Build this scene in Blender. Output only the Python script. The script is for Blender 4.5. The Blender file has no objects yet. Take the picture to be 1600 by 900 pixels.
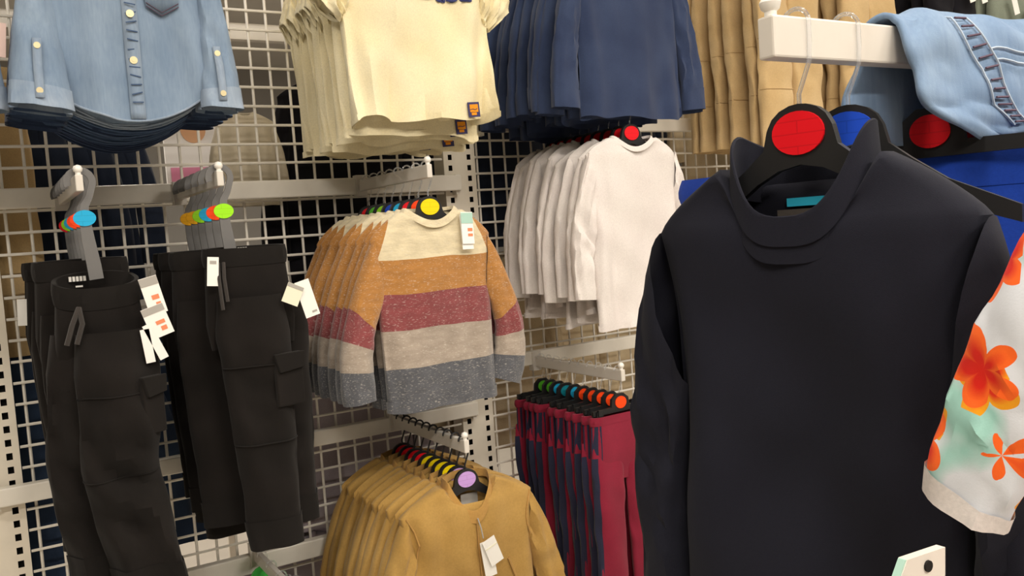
import bpy, bmesh, math, random
from mathutils import Vector, Matrix, noise
random.seed(7)
S = bpy.context.scene
C = S.collection
# ---------------------------------------------------------------- camera
F_PX, CAM = 1367.8, Vector((0, -2.2, 1.45))
yaw, pitch, roll = (math.radians(a) for a in (31.1, 3.77, 4.03))
fw = Vector((math.sin(yaw)*math.cos(pitch), math.cos(yaw)*math.cos(pitch), -math.sin(pitch)))
r0 = Vector((math.cos(yaw), -math.sin(yaw), 0)); d0 = fw.cross(r0)
rt = r0*math.cos(roll) + d0*math.sin(roll); dn = d0*math.cos(roll) - r0*math.sin(roll)
cam = bpy.data.objects.new('camera', bpy.data.cameras.new('camera')); C.objects.link(cam)
cam.data.sensor_width = 36; cam.data.lens = F_PX/1600*36; cam.data.clip_start = 0.02
cam.matrix_world = Matrix(((rt.x, -dn.x, -fw.x, CAM.x), (rt.y, -dn.y, -fw.y, CAM.y), (rt.z, -dn.z, -fw.z, CAM.z), (0, 0, 0, 1)))
S.camera = cam
def at(x, y, Y):                       # photo pixel -> point on the plane y = Y
    d = rt*((x-800)/F_PX) + dn*((y-450)/F_PX) + fw
    return CAM + d*((Y-CAM.y)/d.y)
# ---------------------------------------------------------------- world, light, exposure
w = bpy.data.worlds.new('shop_air'); S.world = w; w.use_nodes = True
w.node_tree.nodes['Background'].inputs[0].default_value = (1.0, .93, .84, 1)
w.node_tree.nodes['Background'].inputs[1].default_value = .12
S.view_settings.view_transform = 'Standard'; S.view_settings.look = 'None'
S.view_settings.gamma = 1; S.view_settings.use_curve_mapping = False
S.view_settings.exposure = -0.08
CEIL = 3.3
LAMPS = [(-.9, -1.9), (.9, -1.9), (2.7, -1.9), (-.9, -4.0), (.9, -4.0), (2.7, -4.0), (.3, 2.2), (2.4, 2.2), (-1.6, 2.2), (4.6, -1.9)]
for x, y in LAMPS:
    l = bpy.data.lights.new('panel_light', 'AREA'); l.shape = 'RECTANGLE'; l.size = 1.15; l.size_y = .28
    l.energy = 80 if y < -3 else (24 if y < 0 else 60); l.color = (1, .92, .82)
    o = bpy.data.objects.new('panel_light', l); C.objects.link(o); o.location = (x, y, CEIL-.07)
# ---------------------------------------------------------------- helpers
def tag(o, label=None, cat=None, group=None, kind=None):
    for k, v in (('label', label), ('category', cat), ('group', group), ('kind', kind)):
        if v: o[k] = v
    return o
def empty(name, loc=(0, 0, 0), rz=0):
    o = bpy.data.objects.new(name, None); C.objects.link(o); o.location = loc; o.rotation_euler.z = rz
    o.empty_display_size = .03
    return o
def copy_tree(o, parent=None):
    c = o.copy(); C.objects.link(c); c.parent = parent
    for k in ('label', 'category', 'group'):
        if parent is None and k in c: del c[k]
    for ch in o.children: copy_tree(ch, c)
    return c
class MB:
    def __init__(s): s.v = []; s.f = []; s.t = []
    def add(s, vs, fs, t=0.0):
        b = len(s.v); s.v += [tuple(p) for p in vs]; s.f += [tuple(i+b for i in f) for f in fs]
        s.t += (t if isinstance(t, list) else [t]*len(vs)); return s
    def box(s, c, h, rot=None):
        vs = []
        for dx in (-1, 1):
            for dy in (-1, 1):
                for dz in (-1, 1):
                    p = Vector((dx*h[0], dy*h[1], dz*h[2]))
                    if rot: p = rot @ p
                    vs.append(p + Vector(c))
        return s.add(vs, [(0, 1, 3, 2), (4, 6, 7, 5), (0, 4, 5, 1), (2, 3, 7, 6), (0, 2, 6, 4), (1, 5, 7, 3)])
    def tube(s, pts, r, n=8, cap=True, flat=1.0):
        pts = [Vector(p) for p in pts]; rings = []; u = None
        for i, p in enumerate(pts):
            d = (pts[min(i+1, len(pts)-1)] - pts[max(i-1, 0)]).normalized()
            if u is None: u = d.orthogonal().normalized()
            u = (u - d*u.dot(d)).normalized(); v = d.cross(u)
            rr = r[i] if isinstance(r, (list, tuple)) else r
            rings.append([p + u*(rr*math.cos(a)) + v*(rr*flat*math.sin(a)) for a in [2*math.pi*k/n for k in range(n)]])
        return s.loft(rings, cap, cap)
    def loft(s, rings, cap0=False, cap1=False, ts=None):
        n = len(rings[0]); vs = [p for r in rings for p in r]; fs = []
        for j in range(len(rings)-1):
            for k in range(n):
                a = j*n+k; b = j*n+(k+1) % n
                fs.append((a, b, b+n, a+n))
        if cap0: fs.append(tuple(range(n-1, -1, -1)))
        if cap1: fs.append(tuple((len(rings)-1)*n+k for k in range(n)))
        t = [x for x in ts for _ in range(n)] if ts else 0.0
        return s.add(vs, fs, t)
    def prism(s, poly, y0, y1):            # outline in xz, extruded along y
        n = len(poly); vs = [(x, y0, z) for x, z in poly] + [(x, y1, z) for x, z in poly]
        fs = [tuple(range(n)), tuple(range(2*n-1, n-1, -1))] + [(i, i+n, (i+1) % n+n, (i+1) % n) for i in range(n)]
        return s.add(vs, fs)
    def disc(s, c, rx, rz, y0, y1, n=28):
        return s.prism([(c[0]+rx*math.cos(2*math.pi*k/n), c[1]+rz*math.sin(2*math.pi*k/n)) for k in range(n)], y0, y1)
    def mesh(s, name, m, smooth=True):
        me = bpy.data.meshes.new(name); me.from_pydata(s.v, [], s.f); me.validate()
        bm = bmesh.new(); bm.from_mesh(me); bmesh.ops.recalc_face_normals(bm, faces=bm.faces); bm.to_mesh(me); bm.free()
        if any(s.t) and len(me.vertices) == len(s.t):
            a = me.attributes.new('t', 'FLOAT', 'POINT'); a.data.foreach_set('value', s.t)
        me.materials.append(m)
        if smooth: me.shade_smooth(); me.set_sharp_from_angle(angle=math.radians(42))
        return me
    def build(s, name, m, parent=None, smooth=True):
        o = bpy.data.objects.new(name, s.mesh(name, m, smooth)); C.objects.link(o); o.parent = parent
        return o
def share(name, me, parent, loc=(0, 0, 0), rot=None):
    o = bpy.data.objects.new(name, me); C.objects.link(o); o.parent = parent; o.location = loc
    if rot: o.rotation_euler = rot
    return o
# ---------------------------------------------------------------- materials
def lin(h):
    h = h.lstrip('#'); r = []
    for i in (0, 2, 4):
        c = int(h[i:i+2], 16)/255; r.append(c/12.92 if c < .04045 else ((c+.055)/1.055)**2.4)
    return (*r, 1)
class N:
    def __init__(s, name, rough=.8, sheen=0.0):
        s.m = bpy.data.materials.new(name); s.m.use_nodes = True; s.t = s.m.node_tree
        s.b = s.t.nodes['Principled BSDF']; s.b.inputs['Roughness'].default_value = rough
        s.b.inputs['Sheen Weight'].default_value = sheen; s.b.inputs['Sheen Roughness'].default_value = .6
        s.b.inputs['Specular IOR Level'].default_value = .3
    def n(s, ty, **k):
        x = s.t.nodes.new(ty)
        for a, v in k.items():
            if a.startswith('i_'): x.inputs[int(a[2:])].default_value = v
            else: setattr(x, a, v)
        return x
    def l(s, a, b): s.t.links.new(a, b)
    def coord(s, scale=(1, 1, 1)):
        c = s.n('ShaderNodeTexCoord'); mp = s.n('ShaderNodeMapping'); mp.inputs['Scale'].default_value = scale
        s.l(c.outputs['Object'], mp.inputs[0]); return mp.outputs[0]
    def noise(s, scale, detail=3, sc=(1, 1, 1), rough=.5):
        x = s.n('ShaderNodeTexNoise'); x.inputs['Scale'].default_value = scale; x.inputs['Detail'].default_value = detail
        x.inputs['Roughness'].default_value = rough; s.l(s.coord(sc), x.inputs['Vector']); return x.outputs[0]
    def math(s, op, a, b=None, c=None):
        x = s.n('ShaderNodeMath', operation=op)
        for i, q in enumerate((a, b, c)):
            if q is None: continue
            if isinstance(q, (int, float)): x.inputs[i].default_value = q
            else: s.l(q, x.inputs[i])
        return x.outputs[0]
    def ramp(s, fac, stops, mode='LINEAR'):
        x = s.n('ShaderNodeValToRGB'); x.color_ramp.interpolation = mode; e = x.color_ramp.elements
        while len(e) < len(stops): e.new(.5)
        for q, (p, c) in zip(e, stops): q.position = p; q.color = c if len(c) == 4 else (*c, 1)
        s.l(fac, x.inputs[0]); return x.outputs[0]
    def mix(s, fac, a, b, mode='MIX'):
        x = s.n('ShaderNodeMix', data_type='RGBA', blend_type=mode)
        for i, q in ((0, fac), (6, a), (7, b)):
            if isinstance(q, (int, float, tuple)): x.inputs[i].default_value = q
            else: s.l(q, x.inputs[i])
        return x.outputs[2]
    def col(s, c):
        if isinstance(c, tuple): s.b.inputs['Base Color'].default_value = c
        else: s.l(c, s.b.inputs['Base Color'])
        return s
    def bump(s, h, st=.3, dist=.001):
        x = s.n('ShaderNodeBump'); x.inputs['Strength'].default_value = st; x.inputs['Distance'].default_value = dist
        s.l(h, x.inputs['Height']); s.l(x.outputs[0], s.b.inputs['Normal']); return s
M = {}
def plain(k, h, rough=.6, spec=.3, **kw):
    q = N(k, rough); q.col(lin(h)); q.b.inputs['Specular IOR Level'].default_value = spec; M[k] = q.m; return q
def cloth(k, h, h2=None, sheen=.15, weave=900, big=9, rough=.85):
    q = N(k, rough, sheen); q.b.inputs['Specular IOR Level'].default_value = .10; a = lin(h); b = lin(h2) if h2 else tuple(x*.84 for x in a[:3])+(1,)
    f = q.ramp(q.noise(big, 3), [(.35, (0, 0, 0, 1)), (.68, (1, 1, 1, 1))])
    fine = q.ramp(q.noise(weave*.4, 2), [(.3, (.88, .88, .88, 1)), (.7, (1, 1, 1, 1))])
    q.col(q.mix(1.0, q.mix(f, b, a), fine, 'MULTIPLY')); q.bump(q.noise(weave, 2), .25, .0006); M[k] = q.m
    return q
def metal_paint(k, h):
    q = N(k, .38); q.b.inputs['Specular IOR Level'].default_value = .5
    q.col(q.mix(q.ramp(q.noise(14, 4), [(.4, (0, 0, 0, 1)), (.75, (1, 1, 1, 1))]), lin(h), tuple(c*.9 for c in lin(h)[:3])+(1,)))
    q.bump(q.noise(400, 2), .05, .0004); M[k] = q.m
metal_paint('white_paint', '#dcd6cc'); metal_paint('rail_paint_lit', '#f3eee2'); metal_paint('post_paint', '#efe7d6'); metal_paint('wire_paint_lit', '#efeadf')  # one white paint: rails and wires lightened, arms darkened, to stand in for light
plain('hole_shade', '#1b1916', .9); plain('knob', '#efece4', .35, .5)  # near-black standing in for the shade inside slots and screw holes
plain('hanger_black', '#1d1d1e', .42, .45); plain('strap_grey', '#6b6a69', .5, .4); plain('hanger_green', '#4fcf5a', .45, .4)
for k, h in dict(yellow='#f2d800', red='#e30b1c', blue='#1d4fd0', cyan='#1fa8d8', orange='#ff4a12', lime='#9be51a', amber='#e8a800', lilac='#c39bdc', teal='#128a9c', green='#58b82a').items():
    q = plain('disc_'+k, h, .5); a = lin(h)
    # faint size lettering printed on the disc: a few short darker lines
    bt = q.n('ShaderNodeTexBrick'); bt.inputs['Color1'].default_value = a; bt.inputs['Color2'].default_value = a
    bt.inputs['Mortar'].default_value = tuple(c*.80 for c in a[:3])+(1,); bt.inputs['Scale'].default_value = 1
    bt.inputs['Brick Width'].default_value = .2; bt.inputs['Row Height'].default_value = .0105; bt.inputs['Mortar Size'].default_value = .0005
    cs = q.n('ShaderNodeTexCoord'); sx = q.n('ShaderNodeSeparateXYZ'); cx = q.n('ShaderNodeCombineXYZ')
    q.l(cs.outputs['Object'], sx.inputs[0]); q.l(sx.outputs[0], cx.inputs[0]); q.l(sx.outputs[2], cx.inputs[1]); q.l(cx.outputs[0], bt.inputs['Vector'])
    q.col(bt.outputs[0])
plain('card_white', '#f1efe9', .55); plain('card_grey', '#a9a59e', .6); plain('card_orange', '#e98a62', .6); plain('card_mint', '#a9cdbf', .6)
plain('card_cream', '#e9e6cf', .6); plain('thread', '#bdb6aa', .6); plain('print_white', '#d9d6d0', .7); plain('label_blue', '#2aa6c4', .6); plain('label_grey', '#9aa3ad', .6)
plain('brass', '#cfc29a', .35, .6); M['brass'].node_tree.nodes['Principled BSDF'].inputs['Metallic'].default_value = .6
plain('navy_print', '#3a3f6e', .8); plain('patch_orange', '#e0901e', .8); plain('patch_navy', '#3c3a63', .8); plain('stitch_dark', '#5b4a58', .9); plain('stitch_pale', '#a9b6c4', .9)
q = N('clear_plastic', .08); q.b.inputs['Transmission Weight'].default_value = .85; q.b.inputs['IOR'].default_value = 1.35; q.b.inputs['Alpha'].default_value = .55
q.col((.93, .96, 1, 1)); M['clear'] = q.m
cloth('black_fleece', '#1e1a18', '#171412', .05, 700); cloth('black_rib', '#1b1816', None, .05, 700)
cloth('black_coat', '#15141a', None, .05); cloth('navy_back', '#2a3346', '#1f2738', .1); cloth('denim_dark', '#34455f', '#26344c', .1)
cloth('navy_jersey', '#364361', '#2c3856', .12); cloth('cream_jersey', '#f3e9c6', '#eee1b8', .1); cloth('white_jersey', '#e7e1dc', '#e2dad6', .05)
cloth('tan_cotton', '#bb9655', '#ad8848', .12, 600); cloth('tan_rib', '#bd9250', None, .12, 500); cloth('khaki', '#d0b486', '#c2a474', .1)
cloth('maroon', '#8c2038', '#7e1a30', .1); cloth('navy_stripe', '#2a2c42', None, .1); cloth('royal', '#1e49b8', '#173ca0', .1)
cloth('turtle_navy', '#20212c', '#1b1c25', .03, 1400, 5, .75); cloth('turtle_inside', '#4a443f', None, .1)
cloth('lilac_grey', '#b8aeb4', '#a79da4', .05); cloth('beige', '#cdbd9e', '#bda98a', .05); cloth('puffer', '#d4c9b4', '#cabfa8', .1); cloth('sage', '#8b9384', '#7b8475', .1)
cloth('lining_grey', '#8a8790', None, .05); cloth('drawcord', '#3a3532', None)
def denim(k, h, h2, twill=1300):
    q = N(k, .82, .12); f = q.ramp(q.noise(11, 4, (1, 1, .6), .6), [(.32, (0, 0, 0, 1)), (.7, (1, 1, 1, 1))])
    st = q.ramp(q.noise(300, 2, (1, 1, .12)), [(.3, (.86, .88, .92, 1)), (.7, (1, 1, 1, 1))])
    q.col(q.mix(1.0, q.mix(f, lin(h2), lin(h)), st, 'MULTIPLY')); q.bump(q.noise(twill, 2), .35, .0007); M[k] = q.m
denim('denim_light', '#8da0b4', '#758aa1'); denim('denim_edge', '#a2afbe', '#7f93a9'); denim('denim_mid', '#4d6485', '#3c5272'); denim('denim_deep', '#35486a', '#293957')
denim('denim_jacket', '#839ab3', '#6783a4'); denim('denim_blue', '#4d7fb4', '#3a6aa0')
CREAM, OCH, RED, GRY, NVY = (lin(h) for h in ('#dfd2b0', '#b07a3a', '#853e40', '#a5988a', '#54565c'))
def flecks(q, col):
    g = q.ramp(q.noise(330, 2, (.45, 1, 1.5)), [(.58, (0, 0, 0, 1)), (.72, (1, 1, 1, 1))])
    d = q.ramp(q.noise(60, 3, (.5, 1, 1.4)), [(.3, (.80, .79, .78, 1)), (.7, (1.04, 1.04, 1.04, 1))])
    q.col(q.mix(q.math('MULTIPLY', g, .34), q.mix(1.0, col, d, 'MULTIPLY'), (.78, .72, .64, 1)))
    q.bump(q.noise(260, 3, (.6, 1, 1.2)), .6, .0015)
def jumper_mats():
    q = N('stripe_knit_body', .95, .3); c = q.n('ShaderNodeTexCoord'); sx = q.n('ShaderNodeSeparateXYZ'); q.l(c.outputs['Object'], sx.inputs[0])
    wob = q.math('MULTIPLY', q.math('SUBTRACT', q.noise(9, 1), .5), .012)
    z = q.math('ADD', sx.outputs[2], wob); u = q.math('DIVIDE', q.math('ADD', z, .5), .5)      # -.5..0 -> 0..1
    band = q.ramp(u, [(0, NVY), ((.5-.345)/.5, GRY), ((.5-.262)/.5, RED), ((.5-.183)/.5, OCH), ((.5-.108)/.5, CREAM)], 'CONSTANT')
    ax = q.math('ABSOLUTE', sx.outputs[0])
    rag = q.math('GREATER_THAN', q.math('ADD', ax, q.math('MULTIPLY', z, .42)), .094)
    up = q.math('GREATER_THAN', z, -.108)
    flecks(q, q.mix(q.math('MULTIPLY', rag, up), band, OCH)); M['knit_body'] = q.m
    q = N('stripe_knit_sleeve', .95, .3); a = q.n('ShaderNodeAttribute', attribute_name='t')
    flecks(q, q.ramp(a.outputs['Fac'], [(0, OCH), (.37, RED), (.56, GRY), (.76, NVY)], 'CONSTANT')); M['knit_sleeve'] = q.m
    q = N('cream_knit', .95, .3); flecks(q, q.mix(0.0, CREAM, CREAM)); M['knit_cream'] = q.m
    q = N('grey_knit_rib', .95, .3); flecks(q, q.mix(0.0, NVY, NVY)); M['knit_navy'] = q.m
jumper_mats()
def floral():
    q = N('floral_cotton', .8, .05); base = q.mix(q.ramp(q.noise(16, 2), [(.52, (0, 0, 0, 1)), (.62, (1, 1, 1, 1))]), lin('#dfe3ea'), lin('#9fd0c4'))
    def flower(base, scale, off, r, c_out, c_in, thr=.5):
        mp = q.n('ShaderNodeMapping'); c = q.n('ShaderNodeTexCoord'); mp.inputs['Location'].default_value = off; q.l(c.outputs['Object'], mp.inputs[0])
        vo = q.n('ShaderNodeTexVoronoi'); vo.inputs['Scale'].default_value = scale; vo.inputs['Randomness'].default_value = .55; q.l(mp.outputs[0], vo.inputs['Vector'])
        sub = q.n('ShaderNodeVectorMath', operation='SUBTRACT'); q.l(mp.outputs[0], sub.inputs[0]); q.l(vo.outputs['Position'], sub.inputs[1])
        s3 = q.n('ShaderNodeSeparateXYZ'); q.l(sub.outputs[0], s3.inputs[0])
        an = q.math('ARCTAN2', s3.outputs[2], s3.outputs[0]); pet = q.math('ABSOLUTE', q.math('SINE', q.math('MULTIPLY', an, 2.5)))
        lim = q.math('MULTIPLY', q.math('ADD', q.math('MULTIPLY', pet, .4), .6), r)
        k = q.math('DIVIDE', vo.outputs['Distance'], lim)
        sc_ = q.n('ShaderNodeSeparateColor'); q.l(vo.outputs['Color'], sc_.inputs[0]); inside = q.math('MULTIPLY', q.math('LESS_THAN', k, 1.0), q.math('GREATER_THAN', sc_.outputs[0], thr))
        fc = q.ramp(k, [(0, lin('#fff0d0')), (.14, c_in), (.55, c_in), (.85, c_out), (1, c_out)])
        return q.mix(inside, base, fc)
    base = flower(base, 24, (.11, .0, .33), .58, lin('#f7a416'), lin('#e8300f'))
    base = flower(base, 21, (.05, .02, .06), .56, lin('#ff6a1e'), lin('#e6200a'))
    q.col(base); q.bump(q.noise(900, 2), .2, .0005); M['floral'] = q.m
floral()
# ---------------------------------------------------------------- the room
def struct(name, mb, m): return tag(mb.build(name, m, None, False), kind='structure')
q = N('floor_vinyl', .35); q.col(q.mix(q.noise(6, 4), lin('#b9b1a5'), lin('#a79f93'))); M['floor'] = q.m
q = N('wall_paint', .9); q.col(q.mix(q.noise(3, 3), lin('#a5a29d'), lin('#999691'))); M['wall'] = q.m
q = N('ceiling_paint', .9); q.col(q.mix(q.noise(4, 3), lin('#d8d4cc'), lin('#cfcac1'))); M['ceil'] = q.m
struct('floor', MB().box((1.5, 0, -.05), (6.5, 7, .05)), M['floor'])
struct('ceiling', MB().box((1.5, 0, CEIL+.05), (6.5, 7, .05)), M['ceil'])
struct('wall_back', MB().box((1.5, 7.05, CEIL/2), (6.5, .05, CEIL/2)), M['wall'])
struct('wall_front', MB().box((1.5, -7.05, CEIL/2), (6.5, .05, CEIL/2)), M['wall'])
struct('wall_left', MB().box((-5.05, 0, CEIL/2), (.05, 7, CEIL/2)), M['wall'])
struct('wall_right', MB().box((8.05, 0, CEIL/2), (.05, 7, CEIL/2)), M['wall'])
q = N('lamp_diffuser', .5); q.col((1, .96, .9, 1)); q.b.inputs['Emission Color'].default_value = (1, .92, .8, 1); q.b.inputs['Emission Strength'].default_value = 4; M['lamp'] = q.m
fr = MB().box((0, 0, 0), (.62, .17, .03)).mesh('lamp_housing', M['white_paint']); df = MB().box((0, 0, -.032), (.58, .14, .004)).mesh('diffuser', M['lamp'])
for x, y in LAMPS:
    e = empty('ceiling_lamp', (x, y, CEIL-.03)); share('housing', fr, e); share('diffuser', df, e)
    tag(e, 'long white ceiling light panel above the shop floor', 'ceiling light', 'ceiling light panels')
# ---------------------------------------------------------------- shop fitting: posts, grids, rails, arms
PX = [-.014, 1.179, 2.372, 3.565, 4.758]; TOP = 2.45
def post_mesh():
    mb = MB(); xs = [-.05, -.036, -.024, .024, .036, .05]; z = 0.0; zs = []
    while z < TOP-.03: zs += [z, z+.0075, z+.0225]; z += .03
    zs.append(TOP)
    lv = []
    for a, b in zip(zs[:-1], zs[1:]): lv.append((a, b, abs((b-a)-.015) < 1e-6))
    for a, b, slot in lv:
        for i in range(5):
            if slot and i in (1, 3): continue
            mb.add([(xs[i], 0, a), (xs[i+1], 0, a), (xs[i+1], 0, b), (xs[i], 0, b)], [(0, 1, 2, 3)])
    mb.add([(-.05, 0, 0), (-.05, .06, 0), (-.05, .06, TOP), (-.05, 0, TOP)], [(0, 1, 2, 3)])
    mb.add([(.05, 0, 0), (.05, .06, 0), (.05, .06, TOP), (.05, 0, TOP)], [(0, 1, 2, 3)])
    mb.add([(-.05, 0, TOP), (.05, 0, TOP), (.05, .06, TOP), (-.05, .06, TOP)], [(0, 1, 2, 3)])
    return mb.mesh('post_shell', M['post_paint'], False)
pm = post_mesh(); pi = MB().box((0, .04, TOP/2), (.047, .02, TOP/2-.002)).mesh('hollow_shade', M['hole_shade'], False)  # dark filler box painted as the shade inside the hollow post
pw = ['left of the black joggers', 'between striped jumpers and white tops', 'behind the khaki trousers', 'beyond the khaki trousers', 'at far end of the grid wall']
for x, wd in zip(PX, pw):
    e = empty('upright_post', (x, -.008, 0)); share('post_shell', pm, e); share('hollow_shade', pi, e)
    tag(e, 'cream slotted steel upright post '+wd, 'post')
GS = .0469
vz0, vz1 = .25, TOP-.03
vw = MB().tube([(0, 0, vz0), (0, 0, vz1)], .0034, 6).mesh('vertical_wire', M['wire_paint_lit'])
for b in range(4):
    x0, x1 = PX[b]+.052, PX[b+1]-.052; n = int((x1-x0)/GS)
    e = empty('wire_grid_panel', ((x0+x1)/2, 0, .0))
    hw = MB().tube([(-(x1-x0)/2, 0, 0), ((x1-x0)/2, 0, 0)], .0034, 6).mesh('horizontal_wire', M['wire_paint_lit'])
    off = .104 - (x0) if b == 0 else .012
    for k in range(n+1):
        xx = x0 + (off % GS) + k*GS
        if xx < x1: share('vertical_wire', vw, e, (xx-(x0+x1)/2, .006, 0))
    zz = 1.45+.2107 - int((1.2)/GS)*GS if b == 0 else 1.45+.168-int(1.2/GS)*GS
    while zz < vz1: share('horizontal_wire', hw, e, (0, 0, zz)); zz += GS
    tag(e, ['white wire grid panel behind joggers and striped jumpers', 'white wire grid panel behind white tops and maroon trousers', 'white wire grid panel behind the khaki trousers', 'white wire grid panel beyond the khaki trousers'][b], 'grid panel')
def rail(b, zc, h, label):
    x0, x1 = PX[b]-.008, PX[b+1]-.016
    if b: x0 = PX[b]+.062; x1 = PX[b+1]+.02
    e = empty('cross_rail', ((x0+x1)/2, -.03, zc)); hl = (x1-x0)/2
    mb = MB().box((0, 0, 0), (hl, .013, h/2)); o = mb.build('bar', M['rail_paint_lit'], e, False)
    bv = o.modifiers.new('b', 'BEVEL'); bv.width = .003; bv.segments = 2
    for s in (-1, 1): MB().box((s*(hl-.006), .012, -.004), (.006, .012, h/2+.006)).build('end_bracket', M['rail_paint_lit'], e, False)
    return tag(e, label, 'rail')
rail(0, 1.592, .043, 'white cross rail carrying joggers and striped jumpers')
rail(0, .955, .040, 'white cross rail below striped jumpers, above tan jackets')
rail(0, .676, .046, 'lowest white cross rail below the black joggers')
rail(0, 2.215, .043, 'white cross rail carrying denim shirts and cream tees')
rail(1, 1.753, .042, 'white cross rail carrying the white long-sleeved tops')
rail(1, 1.072, .040, 'white cross rail carrying the maroon trousers')
rail(1, 2.26, .042, 'white cross rail carrying the navy sweatshirts')
rail(2, 2.36, .042, 'white cross rail carrying the khaki cargo trousers')
rail(3, 2.30, .042, 'white cross rail carrying the sage green joggers')
AH = .030
def arm_parts(L, e):
    o = MB().box((0, -L/2, -AH/2), (.0065, L/2, AH/2)).build('arm_bar', M['white_paint'], e, False)
    bv = o.modifiers.new('b', 'BEVEL'); bv.width = .002; bv.segments = 2
    MB().box((0, .004, -AH/2), (.014, .012, AH/2+.012)).build('rail_clip', M['white_paint'], e, False)
    MB().tube([(0, -L+.008, -.004), (0, -L+.008, .004), (0, -L+.008, .006), (0, -L+.008, .011), (0, -L+.008, .016), (0, -L+.008, .018)], [.005, .005, .0075, .0085, .006, .001], 12).build('end_knob', M['knob'], e)
def arm(x, ztop, label, L=.41):
    e = empty('display_arm', (x, -.043, ztop)); arm_parts(L, e); return tag(e, label, 'display arm')
ARMS = dict(jog1=(.166, 1.604), jog2=(.413, 1.605), jump=(.864, 1.608), white=(1.450, 1.769), bomb=(.905, .982), red=(1.365, 1.078), denim=(.275, 2.228), tee=(.868, 2.228), navy=(1.462, 2.272), khaki=(2.06, 2.372), khaki2=(2.42, 2.372), sage=(3.22, 2.312), dark=(2.86, 2.372), low=(.512, .715), denim2=(-.122, 2.228))
AL = dict(jog1='carrying cargo joggers beside the slotted left post', jog2='carrying cargo joggers next to the striped jumpers', jump='carrying the striped knit jumpers', white='carrying the white long-sleeved tops', bomb='carrying the tan bomber jackets', red='carrying the maroon trousers', denim='carrying the light denim shirts', tee='carrying the cream tees', navy='carrying the navy sweatshirts', khaki='carrying khaki trousers beside the navy sweatshirts', khaki2='carrying khaki trousers away from the navy sweatshirts', sage='carrying the sage green joggers', dark='carrying dark joggers with white tags', low='with green hangers under the black joggers', denim2='carrying the denim shirt cut off beside the post')
for k, (x, z) in ARMS.items(): arm(x, z, 'white metal display arm '+AL[k])
# ---------------------------------------------------------------- hangers
def arc(cx, cz, r, a0, a1, n=10): return [(cx+r*math.cos(a0+(a1-a0)*i/n), 0, cz+r*math.sin(a0+(a1-a0)*i/n)) for i in range(n+1)]
def hook_path(low=-.070): return arc(0, -.004, .0115, math.pi*1.02, 0, 10) + [(.0115, 0, -.02), (.0105, 0, -.036), (.004, 0, -.052), (0, 0, -.062), (0, 0, low)]
HK = MB().tube(hook_path(), .0019, 8).mesh('hook', M['clear'])
HK_BLACK = MB().tube(hook_path(), .0022, 8).mesh('hook', M['hanger_black'])
def hanger_body(hw, drop, hz=-.094):
    up = [(.029, hz+.004), (.033, hz-.012), (.05, hz-.026), (hw*.6, hz-.026-drop*.45), (hw, hz-.026-drop)]
    lo = [(hw, hz-.040-drop), (hw*.6, hz-.044-drop*.5), (.04, hz-.040), (.02, hz-.030)]
    hd = [(.029*math.cos(a), hz+.024*math.sin(a)) for a in [math.radians(d) for d in (15, 35, 55, 75, 90)]]
    right = hd[::-1][0:] + up + lo                                        # top centre going clockwise
    right = [hd[4], hd[3], hd[2], hd[1], hd[0]] + up + lo
    left = [(-x, z) for x, z in reversed(right)][:-1]
    mb = MB(); mb.prism(right + [(0, hz-.026)] + left, -.004, .004); return mb
HB = {}
def top_hanger(loc, rz, disc, label, group=None, hw=.125, drop=.045, hookm=None):
    e = empty('clothes_hanger', loc, rz); key = (hw, drop)
    if key not in HB: HB[key] = hanger_body(hw, drop).mesh('hanger_body', M['hanger_black'], False)
    share('hanger_body', HB[key], e); share('hook', hookm or HK, e)
    dk = 'd'+disc
    if dk not in HB: HB[dk] = MB().disc((0, -.094), .023, .018, -.0062, -.0036).mesh('size_disc', M['disc_'+disc], False)
    share('size_disc', HB[dk], e)
    return tag(e, label, 'hanger', group)
def ribbon(path, wd, th):                                                  # flat plastic band following an xz path
    rings = []
    for i, p in enumerate(path):
        a = Vector(path[max(i-1, 0)]); b = Vector(path[min(i+1, len(path)-1)]); d = (b-a).normalized(); nrm = Vector((-d.z, 0, d.x)); p = Vector(p)
        wv = wd[i] if isinstance(wd, list) else wd
        rings.append([p+nrm*wv+Vector((0, th, 0)), p+nrm*wv-Vector((0, th, 0)), p-nrm*wv-Vector((0, th, 0)), p-nrm*wv+Vector((0, th, 0))])
    return MB().loft(rings, True, True)
sp = arc(.002, -.012, .021, math.pi*1.12, -.45, 14) + [(.015, 0, -.040), (.006, 0, -.056), (.004, 0, -.075), (.007, 0, -.12), (.012, 0, -.165), (.014, 0, -.19)]
STRAP = ribbon(sp, [.006]*16 + [.007, .009, .011, .012, .012][:len(sp)-16] + [.012]*max(0, len(sp)-21), .0022).mesh('strap', M['strap_grey'], False)
def strap_hanger(loc, rz, disc, label, group=None):
    e = empty('strap_hanger', loc, rz); share('strap', STRAP, e); dk = 's'+disc
    if dk not in HB: HB[dk] = MB().disc((.004, -.078), .019, .0145, -.0045, -.002).mesh('size_disc', M['disc_'+disc], False)
    share('size_disc', HB[dk], e); return tag(e, label, 'hanger', group)
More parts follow.
